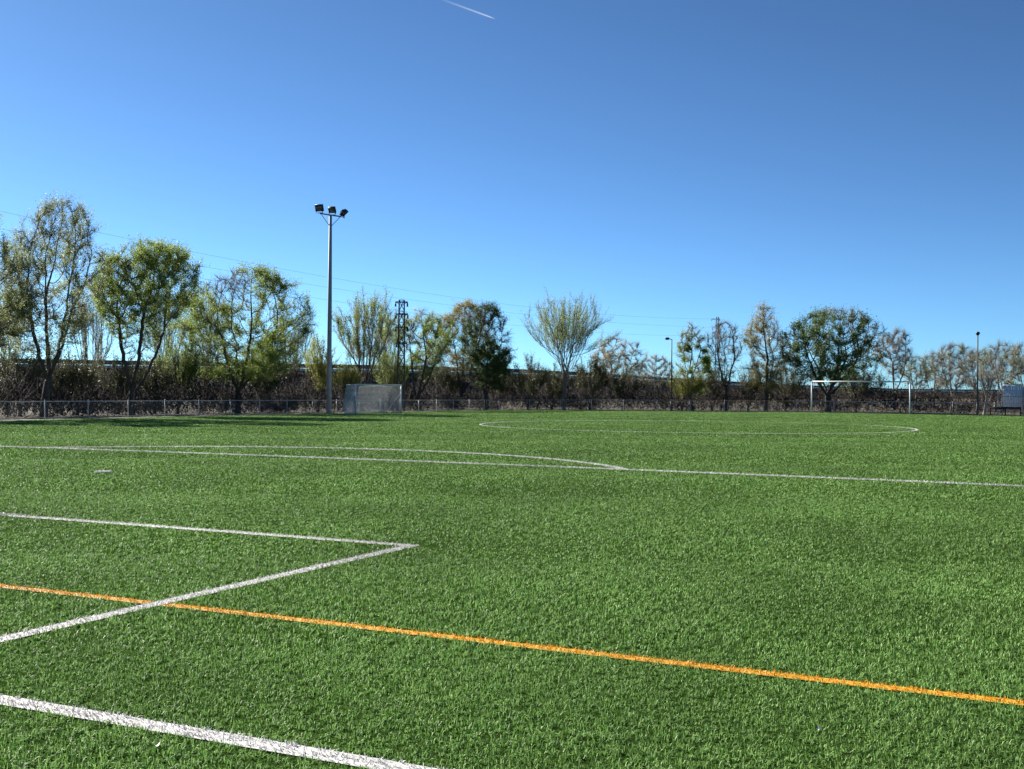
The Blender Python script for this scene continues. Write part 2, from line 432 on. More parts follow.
def skeleton_shoots(q, prof, h, rw, zb, zf, off, nsh, step, lean):
    """many straight shoots fan out of a short trunk"""
    P = [np.zeros(3)]; par = [-1]
    nt = max(2, int(zf/step))
    for i in range(nt):
        P.append(np.array([lean[0]*((i+1)/nt), lean[1]*((i+1)/nt), zf*(i+1)/nt])); par.append(len(P)-2)
    fork = len(P)-1; starts = [fork, fork-1, max(1, fork-2)]
    def chain(s, a, b, c, n):
        last = s
        for p in bez(a, b, c, n)[1:]:
            P.append(p+q.normal(0, .03, 3)); par.append(last); last = len(P)-1
        return last
    mains = []
    for i in range(nsh):
        a = i*2.39996+q.normal(0, .2); rr = min(1, math.sqrt((i+.5)/nsh)*q.uniform(.85, 1.08))
        t = (.40+.58*math.sqrt(max(0, 1-rr*rr)))*q.uniform(.80, 1.03); r = rw*rr*q.uniform(.9, 1.05)
        e = np.array([math.cos(a)*r+off[0], math.sin(a)*r+off[1], zb+t*(h-zb)])
        s = starts[q.integers(len(starts))]
        if i >= 7:                                     # later shoots fork off earlier ones that lean the same way
            m = min(mains[:12], key=lambda m: np.linalg.norm(P[m[1]-1][:2]-e[:2])+q.uniform(0, .5*rw))
            s = m[0]+int((m[1]-m[0])*q.uniform(.08, .42))
        p0 = P[s]
        c = np.array([p0[0]+(e[0]-p0[0])*.72, p0[1]+(e[1]-p0[1])*.72, p0[2]+(e[2]-p0[2])*.42])
        i0 = len(P); chain(s, p0, c, e, max(6, int(np.linalg.norm(e-p0)/step))); mains.append((i0, len(P)))
    for i0, i1 in mains:
        for k in range(i0+1, i1-1):
            for _ in range(2):
                if q.random() > .5: continue
                d = P[k+1]-P[k]; d = d/np.linalg.norm(d)+q.normal(0, .33, 3); d[2] = abs(d[2])+.25; d /= np.linalg.norm(d)
                L = q.uniform(.5, 1.3)*step*3.4
                chain(k, P[k], P[k]+d*L*.5, P[k]+d*L+np.array([0, 0, .12*L]), 4)
    return np.array(P), np.array(par)

def tubes_mesh(P, par, rad):
    """all branch segments as tapered prisms"""
    c = np.where(par >= 0)[0]; a = P[par[c]]; b = P[c]
    ra = np.minimum(rad[par[c]], rad[c]*1.35); rb = rad[c]
    t = b-a; t /= np.linalg.norm(t, axis=1)[:, None]+1e-9
    g = np.where(np.abs(t[:, 2:3]) < .9, np.array([[0, 0, 1.]]), np.array([[1., 0, 0]]))
    x = np.cross(t, g); x /= np.linalg.norm(x, axis=1)[:, None]; y = np.cross(x, t)
    n = 5; th = np.arange(n)*2*np.pi/n
    ring = x[:, None]*np.cos(th)[None, :, None]+y[:, None]*np.sin(th)[None, :, None]
    V = np.concatenate([a[:, None]-t[:, None]*ra[:, None, None]*.3+ring*ra[:, None, None], b[:, None]+ring*rb[:, None, None]], 1)
    k = np.arange(len(c))[:, None]*2*n; j = np.arange(n)[None]; j2 = (j+1) % n
    Q = np.stack([k+j, k+j2, k+n+j2, k+n+j], -1).reshape(-1, 4)
    return V.reshape(-1, 3), Q

def cones(a, d, L, r):
    """thin tapering twigs, three sides and a tip, slightly bent"""
    t = d/np.linalg.norm(d, axis=1)[:, None]
    g = np.where(np.abs(t[:, 2:3]) < .9, np.array([[0, 0, 1.]]), np.array([[1., 0, 0]]))
    x = np.cross(t, g); x /= np.linalg.norm(x, axis=1)[:, None]; y = np.cross(x, t)
    V = np.empty((len(a), 4, 3))
    for i in range(3):
        w = 2*np.pi*i/3; V[:, i] = a+(x*np.cos(w)+y*np.sin(w))*r[:, None]
    V[:, 3] = a+t*L[:, None]
    k = np.arange(len(a))*4
    T = np.concatenate([np.stack([k+i, k+(i+1) % 3, k+3], 1) for i in range(3)])
    return V.reshape(-1, 3), T
def leaves(c, q, sx, sy):
    n = len(c); a = q.normal(0, 1, (n, 3)); a /= np.linalg.norm(a, axis=1)[:, None]
    b = q.normal(0, 1, (n, 3)); b = np.cross(a, b); b /= np.linalg.norm(b, axis=1)[:, None]+1e-9
    s = q.uniform(.6, 1.35, n)[:, None]; a = a*s*sx/2; b = b*s*sy/2
    V = np.stack([c-a, c+b-a*.15, c+a, c-b-a*.15], 1)
    k = np.arange(n)*4
    return V.reshape(-1, 3), np.stack([k, k+1, k+2, k+3], 1)

PROF = {'round': lambda t: max(.05, math.sin(math.pi*min(1, t*.93+.05))**.55),
        'vase':  lambda t: max(.05, (min(1, t/.62))**.8*math.sqrt(max(0, 1-max(0, (t-.62)/.40)**2))),
        'fan':   lambda t: max(.05, (min(1, (t+.05)/.66))**.75*math.sqrt(max(0, 1-max(0, (t-.66)/.42)**2))),
        'tall':  lambda t: max(.05, math.sin(math.pi*min(1, t**.8*.96+.03))**.8)}

def make_tree(name, label, loc, h, rw, zb, zf, off, kind, prof, trunk_r, bark, twigm, leafm, seed, natt=700, step=.28,
              tlai=.45, tl=(.4, .95), lai=1., lsz=(.08, .05), gap=-.4, lean=(0, 0), tw_r=.009, group=None, cat='tree', crown='crown', top_only=0., lump=-.62):
    q = np.random.default_rng(seed)
    sk = skeleton_colon if kind == 'colon' else skeleton_shoots
    P, par = sk(q, PROF[prof], h, rw, zb, zf, off, natt, step, lean, *((lump,) if kind == 'colon' else ()))
    n = len(P); tips = np.zeros(n); has = np.zeros(n, bool); has[par[par >= 0]] = True
    tips[~has] = 1
    for i in range(n-1, 0, -1): tips[par[i]] += tips[i]
    p = math.log(max(2, tips[0]))/math.log(trunk_r/.008)
    rad = .008*np.maximum(tips, 1)**(1/p)
    rad[0] *= 1.35                                     # root flare
    thick = tips > max(4, tips[0]*.012)
    root = empty(name, (loc[0], loc[1], float(gz(*loc))-.06)); tag(root, label, cat, group)
    # trunk and limbs: every segment that carries more than a few tips
    sel = par.copy(); sel[~thick] = -1
    V, Q = tubes_mesh(P, sel, rad); mesh_obj('trunk', V, [Q], bark, root, smooth=True)
    sel = par.copy(); sel[thick] = -1
    V2, Q2 = tubes_mesh(P, sel, rad)
    # twigs on the thin wood
    area = 2*rw*(h-zb)*.75
    c = np.where((~thick) & (par >= 0) & (P[:, 2] > zb+(.22 if kind == 'shoots' else 0.)*(h-zb)))[0]
    c = q.choice(c, int(2.*tlai*area/(.5*(tl[0]+tl[1])*tw_r))); a = P[c]*1.0
    t0 = P[c]-P[par[c]]; t0 /= np.linalg.norm(t0, axis=1)[:, None]+1e-9
    d = t0+q.normal(0, .55, a.shape)*(1 if kind == 'colon' else .75); d[:, 2] += .45
    d /= np.linalg.norm(d, axis=1)[:, None]
    L = q.uniform(tl[0], tl[1], len(a)); a = a-t0*q.random((len(a), 1))*step
    V3, T3 = cones(a, d, L, np.full(len(a), tw_r))
    # leaves along the twigs, in clumps with gaps
    f = np.clip(lumps(a, seed+5, rw*.35)-gap, .02, 1.2)
    if top_only: f = f*np.clip((a[:, 2]-zb)/(h-zb)/top_only, .06, 1)**1.5
    nl = 1.9*lai*area/(.5*lsz[0]*lsz[1])
    m = q.poisson(f*nl/f.sum()); i = np.repeat(np.arange(len(a)), m)
    cpos = a[i]+d[i]*(L[i]*q.uniform(.1, 1.1, len(i)))[:, None]+q.normal(0, .07, (len(i), 3))
    V4, Q4 = leaves(cpos, q, *lsz)
    V = np.vstack([V2, V3, V4]); n2 = len(V2); n3 = n2+len(V3)
    mesh_obj(crown, V, [Q2, Q4+n3, T3+n2], [twigm, leafm], root, mi=[0, 1, 0])
    return root

TG = 'spring trees behind the pitch fence'
def tree_px(label, place, ub, vtop, ul, ur, vlow, vfork, **kw):
    """place: ('x'|'y'|'d', value); pixel columns and rows are turned into metres at that distance"""
    (x, y), D = {'x': on_x, 'y': on_y, 'd': at_d}[place[0]](ub, place[1])
    g = float(gz(x, y)); ppm = F/D
    h = z_of(vtop, ub, D)-g; zb = z_of(vlow, ub, D)-g; zf = z_of(vfork, ub, D)-g
    rw = (ur-ul)/2/ppm; oc = ((ul+ur)/2-ub)/ppm
    kw.setdefault('group', TG)
    return make_tree(kw.pop('name', 'tree'), label, (x, y), h, rw, max(.3, zb), max(.4, zf), r0[:2]*oc, **kw)

LO, LY, LD, LG, LR = M['leaf_olive'], M['leaf_yellow'], M['leaf_dark'], M['leaf_grey'], M['leaf_russet']
TB, TGy, TT = M['twig_brown'], M['twig_grey'], M['twig_tan']
BK, BG, BP = M['bark'], M['bark_grey'], M['bark_pale']
# left row, behind the touchline fence
tree_px('wide grey leafed tree cut off by the left edge of the picture', ('x', -37.), -22, 216, -95, 34, 350, 380, kind='colon', prof='round',
        trunk_r=.22, bark=BK, twigm=TGy, leafm=LG, seed=11, natt=1200, lai=1.3, gap=-.1)
tree_px('tall sparse tree with thin grey green leaves near the left edge, highest of the row', ('x', -36.5), 44, 200, 8, 112, 355, 375, kind='colon', prof='round',
        trunk_r=.24, bark=BK, twigm=TGy, leafm=LG, seed=12, natt=1300, lai=1.05, gap=-.6, lump=-1., lean=(.1, .3))
tree_px('yellow green vase shaped tree with dense top and bare forked lower limbs', ('x', -37.), 132, 244, 94, 206, 362, 390, kind='colon', prof='vase',
        trunk_r=.20, bark=BK, twigm=TB, leafm=LO, seed=113, natt=1300, lai=2.1, gap=-.95, top_only=.5, lump=-1.3)
tree_px('broad round olive green tree standing left of the floodlight mast', ('x', -38.), 238, 270, 176, 322, 380, 390, kind='colon', prof='round',
        trunk_r=.22, bark=BK, twigm=TB, leafm=LO, seed=114, natt=1500, lai=1.7, gap=-.8, lump=-1.1)
tree_px('many stemmed pale green tree with feathery plumes above the small goal', ('x', -39.), 362, 297, 334, 402, 375, 397, kind='shoots', prof='fan',
        trunk_r=.24, bark=BK, twigm=TT, leafm=LO, seed=15, natt=24, step=.45, lai=0.8, gap=-.2, tl=(.4, .9))
tree_px('olive green vase shaped tree just right of the small goal', ('x', -38.), 417, 309, 384, 462, 385, 398, kind='colon', prof='vase',
        trunk_r=.20, bark=BK, twigm=TT, leafm=LO, seed=16, natt=900, lai=1, gap=-.3)
tree_px('russet olive tree touching the dark green round tree', ('x', -39.), 462, 303, 437, 496, 372, 395, kind='colon', prof='round',
        trunk_r=.2, bark=BK, twigm=TB, leafm=LR, seed=17, natt=800, lai=1.2, gap=-.4)
tree_px('dark green round tree with dense crown between the russet tree and the pale fan tree', ('d', 112), 486, 305, 456, 513, 392, 396, kind='colon', prof='round',
        trunk_r=.22, bark=BK, twigm=TB, leafm=LD, seed=18, natt=900, lai=2.4, gap=-.45)
for k, (u, v, a, b, X, lm_, tw_, lai_, s_, lab) in enumerate((
        (-84, 262, -118, -40, -38., LO, TB, 1.2, 67, 'olive tree just outside the left edge of the picture'),
        (-150, 250, -190, -112, -38., LO, TB, 1.2, 68, 'olive tree well outside the left edge of the picture'),
        (92, 285, 66, 120, -46., LG, TGy, .2, 61, 'thin bare grey tree standing back between the tallest tree and the vase shaped tree'),
        (8, 290, -22, 34, -45., LG, TGy, .4, 62, 'thin grey tree standing back at the left edge'),
        (160, 300, 142, 190, -47., LO, TB, .3, 63, 'brownish tree standing back behind the vase shaped tree'),
        (205, 292, 184, 232, -47., LO, TGy, .4, 64, 'olive tree standing back left of the broad round tree'),
        (292, 318, 272, 318, -46., LG, TB, .25, 65, 'low brownish tree standing back left of the floodlight mast'),
        (385, 322, 368, 408, -47., LO, TB, .6, 66, 'olive tree standing back behind the lattice power tower'))):
    tree_px(lab, ('x', X), u, v, a, b, 385, 392, kind='shoots', prof='vase', trunk_r=.15, bark=BK, twigm=tw_, leafm=lm_, seed=s_, natt=16,
            step=.42, lai=lai_, tlai=.3, tl=(.5, 1.1), group='thin trees of the second row on the left')
# far row, behind the goal line fence
tree_px('pale fan shaped tree with upright branches and few fresh leaves in mid picture', ('y', 98.), 564, 296, 520, 610, 366, 380, kind='shoots', prof='round',
        trunk_r=.15, bark=BG, twigm=TGy, leafm=LO, seed=19, natt=46, step=.40, lai=.55, tlai=.30, gap=-2., tl=(.4, .9), tw_r=.008)
tree_px('low round pale leafless tree behind the olive shrubs', ('d', 150), 618, 337, 588, 648, 386, 392, kind='colon', prof='round', tlai=1.,
        trunk_r=.2, bark=BP, twigm=TT, leafm=LG, seed=20, natt=800, step=.4, lai=0.15, tl=(.6, 1.2), tw_r=.016)
tree_px('small distant leafless tree left of the street lamp', ('d', 165), 655, 355, 636, 676, 386, 390, kind='colon', prof='round', tlai=.8,
        trunk_r=.14, bark=BG, twigm=TGy, leafm=LG, seed=21, natt=560, step=.45, lai=0.1, tl=(.5, 1.), tw_r=.014)
tree_px('slim upright tree with light green leaves beside the street lamp', ('y', 99.), 693, 320, 670, 712, 398, 385, kind='colon', prof='tall',
        trunk_r=.13, bark=BK, twigm=TGy, leafm=LO, seed=22, natt=420, lai=0.9, gap=-.25, tl=(.3, .7), lean=(-.6, -.3))
tree_px('bare reddish grey tree in front of the far lattice pylon', ('y', 98.5), 726, 322, 704, 744, 392, 385, kind='colon', prof='vase',
        trunk_r=.15, bark=BK, twigm=TB, leafm=LR, seed=23, natt=560, lai=0.1, gap=-.2, tl=(.4, .9), tw_r=.012)
tree_px('upright olive and russet tree left of the far goal', ('y', 98.), 766, 304, 738, 789, 392, 385, kind='colon', prof='tall',
        trunk_r=.18, bark=BK, twigm=TT, leafm=LR, seed=24, natt=800, lai=0.9, gap=-.35, tl=(.4, .9))
tree_px('large dense dark green tree behind the far goal', ('y', 98.5), 828, 309, 782, 896, 384, 392, kind='colon', prof='round',
        trunk_r=.28, bark=BK, twigm=TB, leafm=LD, seed=25, natt=1400, lai=1.8, gap=-.4, lsz=(.11, .07))
tree_px('leafless pinkish tree leaning out right of the large dark green tree', ('d', 120), 894, 330, 872, 916, 382, 394, kind='colon', prof='vase', tlai=.8,
        trunk_r=.17, bark=BG, twigm=M['twig_mauve'], leafm=LR, seed=26, natt=700, step=.34, lai=0.1, tl=(.5, 1.), tw_r=.013)
tree_px('small thin leafless tree right of the far goal post', ('d', 130), 916, 356, 898, 932, 386, 394, kind='colon', prof='round', tlai=.7,
        trunk_r=.1, bark=BG, twigm=M['twig_mauve'], leafm=LO, seed=27, natt=450, step=.34, lai=0.25, tl=(.4, .9))
for k, (u, v, a, b, D, s, lab) in enumerate((
        (934, 352, 920, 948, 140, 31, 'low bare grey tree, leftmost of the bare trees at the right edge'),
        (952, 344, 938, 972, 135, 32, 'bare grey tree with rounded top left of the dark lamp mast'),
        (978, 350, 962, 998, 130, 33, 'bare grey tree directly behind the dark lamp mast'),
        (1003, 343, 985, 1020, 122, 34, 'bare brownish tree standing behind the dugout'),
        (1026, 343, 1008, 1046, 118, 35, 'bare tree half cut by the right edge of the picture'),
        (1052, 348, 1034, 1076, 118, 36, 'bare grey tree just beyond the right edge of the picture'))):
    tree_px(lab, ('d', D), u, v, a-8, b+8, 388, 396, kind='colon', prof='round', trunk_r=.17, bark=BG, twigm=M['twig_mauve'], leafm=LG, seed=s, natt=650,
            step=.36, tlai=.8, lai=0.2, gap=-.2, tl=(.5, 1.1), tw_r=.013, group='bare trees at the right')
tree_px('slender pale forked tree trunk leaning beside the dugout', ('y', 97.), 984, 372, 976, 1000, 402, 398, kind='shoots', prof='vase', trunk_r=.1,
        bark=BP, twigm=M['twig_mauve'], leafm=LR, seed=37, natt=5, step=.4, lai=0.05, lean=(.2, 0))
LS = M['leaf_shade']
# shrubs
SG = 'olive shrubs under the trees'
for k, (u, v, a, b, pl_, lm_, s, lab) in enumerate((
        (178, 338, 158, 206, ('x', -40.), LO, 41, 'olive shrub between the vase shaped tree and the broad round tree'),
        (20, 362, 0, 44, ('x', -41.), LS, 42, 'grey green shrub under the two left trees'),
        (78, 366, 58, 104, ('x', -41.), LS, 47, 'grey green shrub right of the tallest tree trunk'),
        (318, 342, 304, 336, ('x', -38.5), LY, 43, 'yellow green shrub directly left of the floodlight mast'),
        (344, 365, 332, 362, ('x', -39.5), LY, 44, 'yellow green shrub behind the small goal'),
        (392, 350, 372, 412, ('x', -41.), LO, 48, 'olive shrub at the foot of the lattice power tower'),
        (528, 366, 512, 552, ('y', 99.), LS, 45, 'olive shrub left of the pale fan tree'),
        (590, 362, 568, 622, ('y', 99.5), LS, 46, 'olive shrub right of the pale fan tree'),
        (682, 375, 668, 706, ('y', 98.), LY, 49, 'yellow green shrub under the slim upright tree'),
        (62, 364, 40, 88, ('x', -42.), LS, 71, 'olive shrub at the foot of the tallest tree'),
        (118, 366, 98, 142, ('x', -41.5), LS, 72, 'olive shrub left of the vase shaped tree trunk'),
        (155, 364, 138, 176, ('x', -41.), LS, 73, 'grey green shrub right of the vase shaped tree trunk'),
        (262, 362, 240, 290, ('x', -41.), LS, 74, 'olive shrub right of the broad round tree trunk'),
        (442, 364, 424, 466, ('x', -41.), LS, 75, 'olive shrub between the russet tree and the vase shaped tree beside the goal'),
        (498, 374, 482, 520, ('y', 101.), LS, 76, 'russet shrub at the right foot of the dark green round tree'),
        (552, 374, 536, 574, ('y', 101.), LS, 77, 'grey green shrub at the foot of the pale fan tree'),
        (622, 378, 604, 646, ('y', 100.), LS, 78, 'russet shrub right of the olive shrub beyond the pale fan tree'),
        (712, 372, 700, 730, ('y', 101.), LS, 79, 'russet shrub left of the bare reddish tree'),
        (786, 374, 772, 806, ('y', 101.), LS, 80, 'grey green shrub between the upright olive tree and the large dark tree'),
        (856, 372, 836, 884, ('y', 102.), LS, 81, 'russet shrub behind the crossbar of the far goal'),
        (748, 374, 736, 766, ('y', 100.), LS, 50, 'russet shrub between the bare reddish tree and the upright olive tree'))):
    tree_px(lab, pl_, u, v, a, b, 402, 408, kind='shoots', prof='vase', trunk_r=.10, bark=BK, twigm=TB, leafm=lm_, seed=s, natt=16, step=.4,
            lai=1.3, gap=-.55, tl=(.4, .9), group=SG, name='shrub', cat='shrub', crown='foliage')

# ------------------------------------------------------------------ bramble thicket along the fence
def thicket():
    q = np.random.default_rng(3)
    n = 30000
    a = np.empty((n, 3)); side = q.random(n) < .52
    t = q.random(n)
    dep = q.gamma(2., 2.2, n)
    a[:, 0] = np.where(side, -36.2-dep, -38+t*90); a[:, 1] = np.where(side, 12+t*90, 97.8+dep)
    hgt = (1.9+.9*np.sin(a[:, 0]*.55+1)*np.sin(a[:, 1]*.4)+.5*np.sin(a[:, 0]*1.3+a[:, 1]*.9))*np.clip(.75+dep/5, .7, 1.7)
    a[:, 2] = gz(a[:, 0], a[:, 1])-.05+q.random(n)*.55*hgt
    d = q.normal(0, .55, (n, 3)); d[:, 2] = np.abs(d[:, 2])+.35
    L = q.uniform(.6, 1.9, n)
    V, T = cones(a, d, L, q.uniform(.010, .022, n))
    m = 60000; i = q.integers(0, n, m); dn = d[i]/np.linalg.norm(d[i], axis=1)[:, None]
    c = a[i]+dn*(L[i]*q.uniform(0, .8, m))[:, None]+q.normal(0, .1, (m, 3))
    V4, Q4 = leaves(c, q, .15, .10)
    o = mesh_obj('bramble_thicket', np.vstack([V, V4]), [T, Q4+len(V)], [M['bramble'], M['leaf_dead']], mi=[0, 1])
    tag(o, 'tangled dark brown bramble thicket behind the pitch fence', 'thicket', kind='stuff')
thicket()

# ------------------------------------------------------------------ embankment with a road on top
EP = []
for u, D, z in ((-420, 172, 6.2), (-200, 178, 6.2), (0, 190, 6.15), (250, 210, 6.2), (400, 222, 6.15), (510, 236, 6.0), (600, 270, 5.8),
                (676, 320, 5.4), (780, 420, 4.8), (898, 560, 4.2), (1100, 640, 4.3), (1500, 700, 4.3)):
    p, _ = at_d(u, D); EP.append((p[0], p[1], z))
EP = np.array(EP)
def resample(P, n):
    s = np.concatenate([[0], np.cumsum(np.linalg.norm(np.diff(P[:, :2], axis=0), axis=1))]); t = np.linspace(0, s[-1], n)
    return np.stack([np.interp(t, s, P[:, k]) for k in range(3)], 1)
E2 = resample(EP, 160)
T = np.gradient(E2[:, :2], axis=0); T /= np.linalg.norm(T, axis=1)[:, None]
NR = np.stack([T[:, 1], -T[:, 0]], 1)                 # towards the pitch
NR *= np.sign(((np.array([0, 40.])-E2[:, :2])*NR).sum(1))[:, None]
def offs(o, z):
    return np.stack([E2[:, 0]+NR[:, 0]*o, E2[:, 1]+NR[:, 1]*o, np.broadcast_to(z, len(E2))], 1)
def strip(rows):
    V = np.vstack(rows); n = len(rows[0]); Q = []
    for r in range(len(rows)-1):
        k = np.arange(n-1)+r*n; Q.append(np.stack([k, k+1, k+n+1, k+n], 1))
    return V, np.vstack(Q)
wob = lambda s: np.random.default_rng(s).normal(0, .35, len(E2))
zt = E2[:, 2]-1.2
V, Q = strip([offs(11.5, -.6), offs(8., zt*.33+wob(1)), offs(4.2, zt*.68+wob(2)), offs(.6, zt-.12), offs(-12, zt-.12), offs(-24, -.6)])
M['bank'] = simple('bank_scrub', (.025, .021, .018), (.055, .046, .036), .5, .95, bump=.8)
tag(mesh_obj('embankment', V, [Q], M['bank'], smooth=True), kind='structure')
V, Q = strip([offs(-.7, zt-.09), offs(-11.5, zt-.09)])
M['asphalt'] = simple('asphalt', (.045, .045, .046), (.06, .06, .06), 2, .9)
tag(mesh_obj('road', V, [Q], M['asphalt']), kind='structure')
root = empty('road_parapet', (float(E2[60, 0]), float(E2[60, 1]), float(zt[60])))
tag(root, 'long concrete road edge with dark barrier on top of the bank behind the trees', 'parapet')
def solid(o0, o1, za, zb, name, m):
    V, Q = strip([offs(o0, za), offs(o0, zb), offs(o1, zb), offs(o1, za), offs(o0, za)])
    o = mesh_obj(name, V-np.array(root.location), [Q], m, root)
solid(.5, -.2, zt-.5, zt+.35, 'edge_beam', M['concrete'])
solid(.32, .24, zt+.42, zt+1.2, 'barrier', M['barrier'])

# scrub growing on the bank
def bank_scrub():
    q = np.random.default_rng(9); n = 24000
    k = q.integers(5, 120, n); f = q.random(n); o = q.uniform(1, 16, n)
    x = E2[k, 0]*(1-f)+E2[k+1, 0]*f+NR[k, 0]*o; y = E2[k, 1]*(1-f)+E2[k+1, 1]*f+NR[k, 1]*o
    z = np.interp(o, [0, .6, 11.5, 16], [1, 1, 0, 0])*(zt[k])-.2
    d = q.normal(0, .5, (n, 3)); d[:, 2] = np.abs(d[:, 2])+.5; L = q.uniform(.7, 2.3, n)*np.where(o < 3, .75, 1)
    V, T = cones(np.stack([x, y, z], 1), d, L, q.uniform(.03, .06, n))
    m = 45000; i = q.integers(0, n, m); dn = d[i]/np.linalg.norm(d[i], axis=1)[:, None]
    c = np.stack([x, y, z], 1)[i]+dn*(L[i]*q.uniform(0, .9, m))[:, None]
    V4, Q4 = leaves(c, q, .28, .2)
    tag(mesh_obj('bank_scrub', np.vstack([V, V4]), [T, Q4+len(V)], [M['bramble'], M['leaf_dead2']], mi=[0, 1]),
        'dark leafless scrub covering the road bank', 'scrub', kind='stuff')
bank_scrub()

# ------------------------------------------------------------------ fences
FH = .98
def fence(a, b, label, rust=None):
    a = np.array(a, float); b = np.array(b, float); L = np.linalg.norm(b-a); d = (b-a)/L
    root = empty('fence', (a[0], a[1], float(gz(*a)))); tag(root, label, 'fence', 'low railing fences round the pitch')
    o3 = np.array(root.location)
    def pt(s, z): p = a+d*s; return np.array([p[0], p[1], float(gz(*p))+z])-o3
    n = int(round(L/3.0)); ss = np.linspace(0, L, n+1)
    for s in ss:
        m = MB(); m.tube([pt(s, -.05), pt(s, FH)], .028, 8); m.tube([pt(s, FH-.0), pt(s, FH+.03)], [.034, .02], 8)
        m.build('post', M['rail'], root, True)
    for lo, hi, mt, nm in ([(0, L, M['rail'], 'top_rail')] if rust is None else
                       [(0, rust[0], M['rail'], 'top_rail'), (rust[0], rust[1], M['rail_rust'], 'top_rail'), (rust[1], L, M['rail'], 'top_rail')]):
        m = MB(); m.tube([pt(s, FH-.05) for s in np.linspace(lo, hi, max(2, int((hi-lo)/2)))], .026, 6)
        o = m.build(nm, mt, root, True)
        if mt is M['rail_rust']: o['label'] = 'rusty orange stretch of the top rail'
    m = MB(); m.tube([pt(s, .08) for s in np.linspace(0, L, int(L/3))], .014, 5); m.build('bottom_rail', M['rail'], root)
    # woven wire: two families of crossing wires
    A = []; D = []; Ls = []
    stp = .13
    hgt = FH-.16
    for s in np.arange(0, L-hgt, stp):
        p0, p1 = pt(s, .09), pt(s+hgt, .09+hgt); A.append(p0); D.append(p1-p0)
        p0, p1 = pt(s+hgt, .09), pt(s, .09+hgt); A.append(p0); D.append(p1-p0)
    m = MB()
    A = np.array(A); D = np.array(D)
    nrm = np.array([-d[1], d[0], 0])*.002; upv = np.array([0, 0, .0028])
    V = np.stack([A-upv, A+nrm, A+upv, A+D-upv, A+D+nrm, A+D+upv], 1).reshape(-1, 3); k = np.arange(len(A))*6
    Qs = np.concatenate([np.stack([k+i, k+(i+1) % 3, k+3+(i+1) % 3, k+3+i], 1) for i in range(3)])
    mesh_obj('wire_mesh', V, [Qs], M['rail'], root)
    return root
fence((-33.5, 8), (-33.5, 95.0), 'low grey metal rail fence along the left side under the trees')
xr = [on_y(u, 95.)[0][0] for u in (660, 792)]
fence((-33.42, 95.06), (34, 95.06), 'low grey metal rail fence behind the far goal with a rusty orange stretch', rust=(xr[0]+33.42, xr[1]+33.42))

# ------------------------------------------------------------------ goals
def net(m, P00, P10, P01, P11, nu, nv, r, sag=0):
    """net patch spanned between four corners, cords both ways"""
    P00, P10, P01, P11 = (np.array(p, float) for p in (P00, P10, P01, P11))
    def f(u, v):
        p = P00*(1-u)*(1-v)+P10*u*(1-v)+P01*(1-u)*v+P11*u*v; p = p.copy(); p[2] -= sag*math.sin(math.pi*u)*math.sin(math.pi*v); return p
    for i in range(nu+1): m.tube([f(i/nu, v) for v in np.linspace(0, 1, 5)], r, 3, False)
    for j in range(nv+1): m.tube([f(u, j/nv) for u in np.linspace(0, 1, 7)], r, 3, False)

def small_goal():
    X, y0, y1, h = -29., 63.6, 69.6, 2.0
    root = empty('small_goal', (X, (y0+y1)/2, float(gz(X, 66)))); tag(root, 'small white football goal with grey net beside the floodlight mast', 'goal')
    ya, yb = -3., 3.
    for y in (ya, yb):
        m = MB(); m.tube([(0, y, -.1), (0, y, h)], .05, 10); m.build('post', M['white_paint'], root, True)
    m = MB(); m.tube([(0, ya, h), (0, yb, h)], .05, 10); m.build('crossbar', M['white_paint'], root, True)
    dp = 1.2
    for y in (ya, yb):
        m = MB(); m.tube([(0, y, 1.45), (-dp*.55, y, .75), (-dp, y, .03)], .04, 8); m.tube([(-dp, y, .04), (0, y, .04)], .03, 8)
        m.build('side_stay', M['white_paint'], root, True)
        m = MB(); m.tube([(0, y, h), (-.75, y, h-.04)], .03, 8); m.build('top_stay', M['white_paint'], root, True)
    m = MB(); m.tube([(-dp, ya, .04), (-dp, yb, .04)], .03, 8); m.build('ground_bar', M['white_paint'], root, True)
    m = MB(); cr = .0085
    net(m, (0, ya, h), (0, yb, h), (-.75, ya, h-.04), (-.75, yb, h-.04), 66, 9, cr, .08)
    net(m, (-.75, ya, h-.04), (-.75, yb, h-.04), (-dp, ya, .05), (-dp, yb, .05), 66, 22, cr)
    for y in (ya, yb):
        net(m, (0, y, h), (-.75, y, h-.04), (0, y, .05), (-dp, y, .05), 14, 22, cr)
    m.build('net', M['net'], root)
small_goal()
def big_goal():
    y = LEN+.03; h = 2.44
    root = empty('football_goal', (0, y, float(gz(3.66, y)))); tag(root, 'full size white football goal frame at the far end of the pitch', 'goal')
    for s in (-1, 1):
        m = MB(); m.tube([(s*3.72, 0, -.1), (s*3.72, 0, h+.06)], .053, 12); m.build('post', M['white_paint'], root, True)
        m = MB(); m.tube([(s*3.7, .03, h-.55), (s*3.45, .12, h-.02), (s*3.3, .3, h+.02)], .022, 6)
        m.tube([(s*3.72, 0, h), (s*3.72, .95, h-.02), (s*3.72, 1.0, h-.15)], .022, 6); m.build('net_bracket', M['white_paint'], root, True)
    m = MB(); m.tube([(-3.66, 0, h+.05), (3.66, 0, h+.05)], .05, 12); m.build('crossbar', M['white_paint'], root, True)
big_goal()

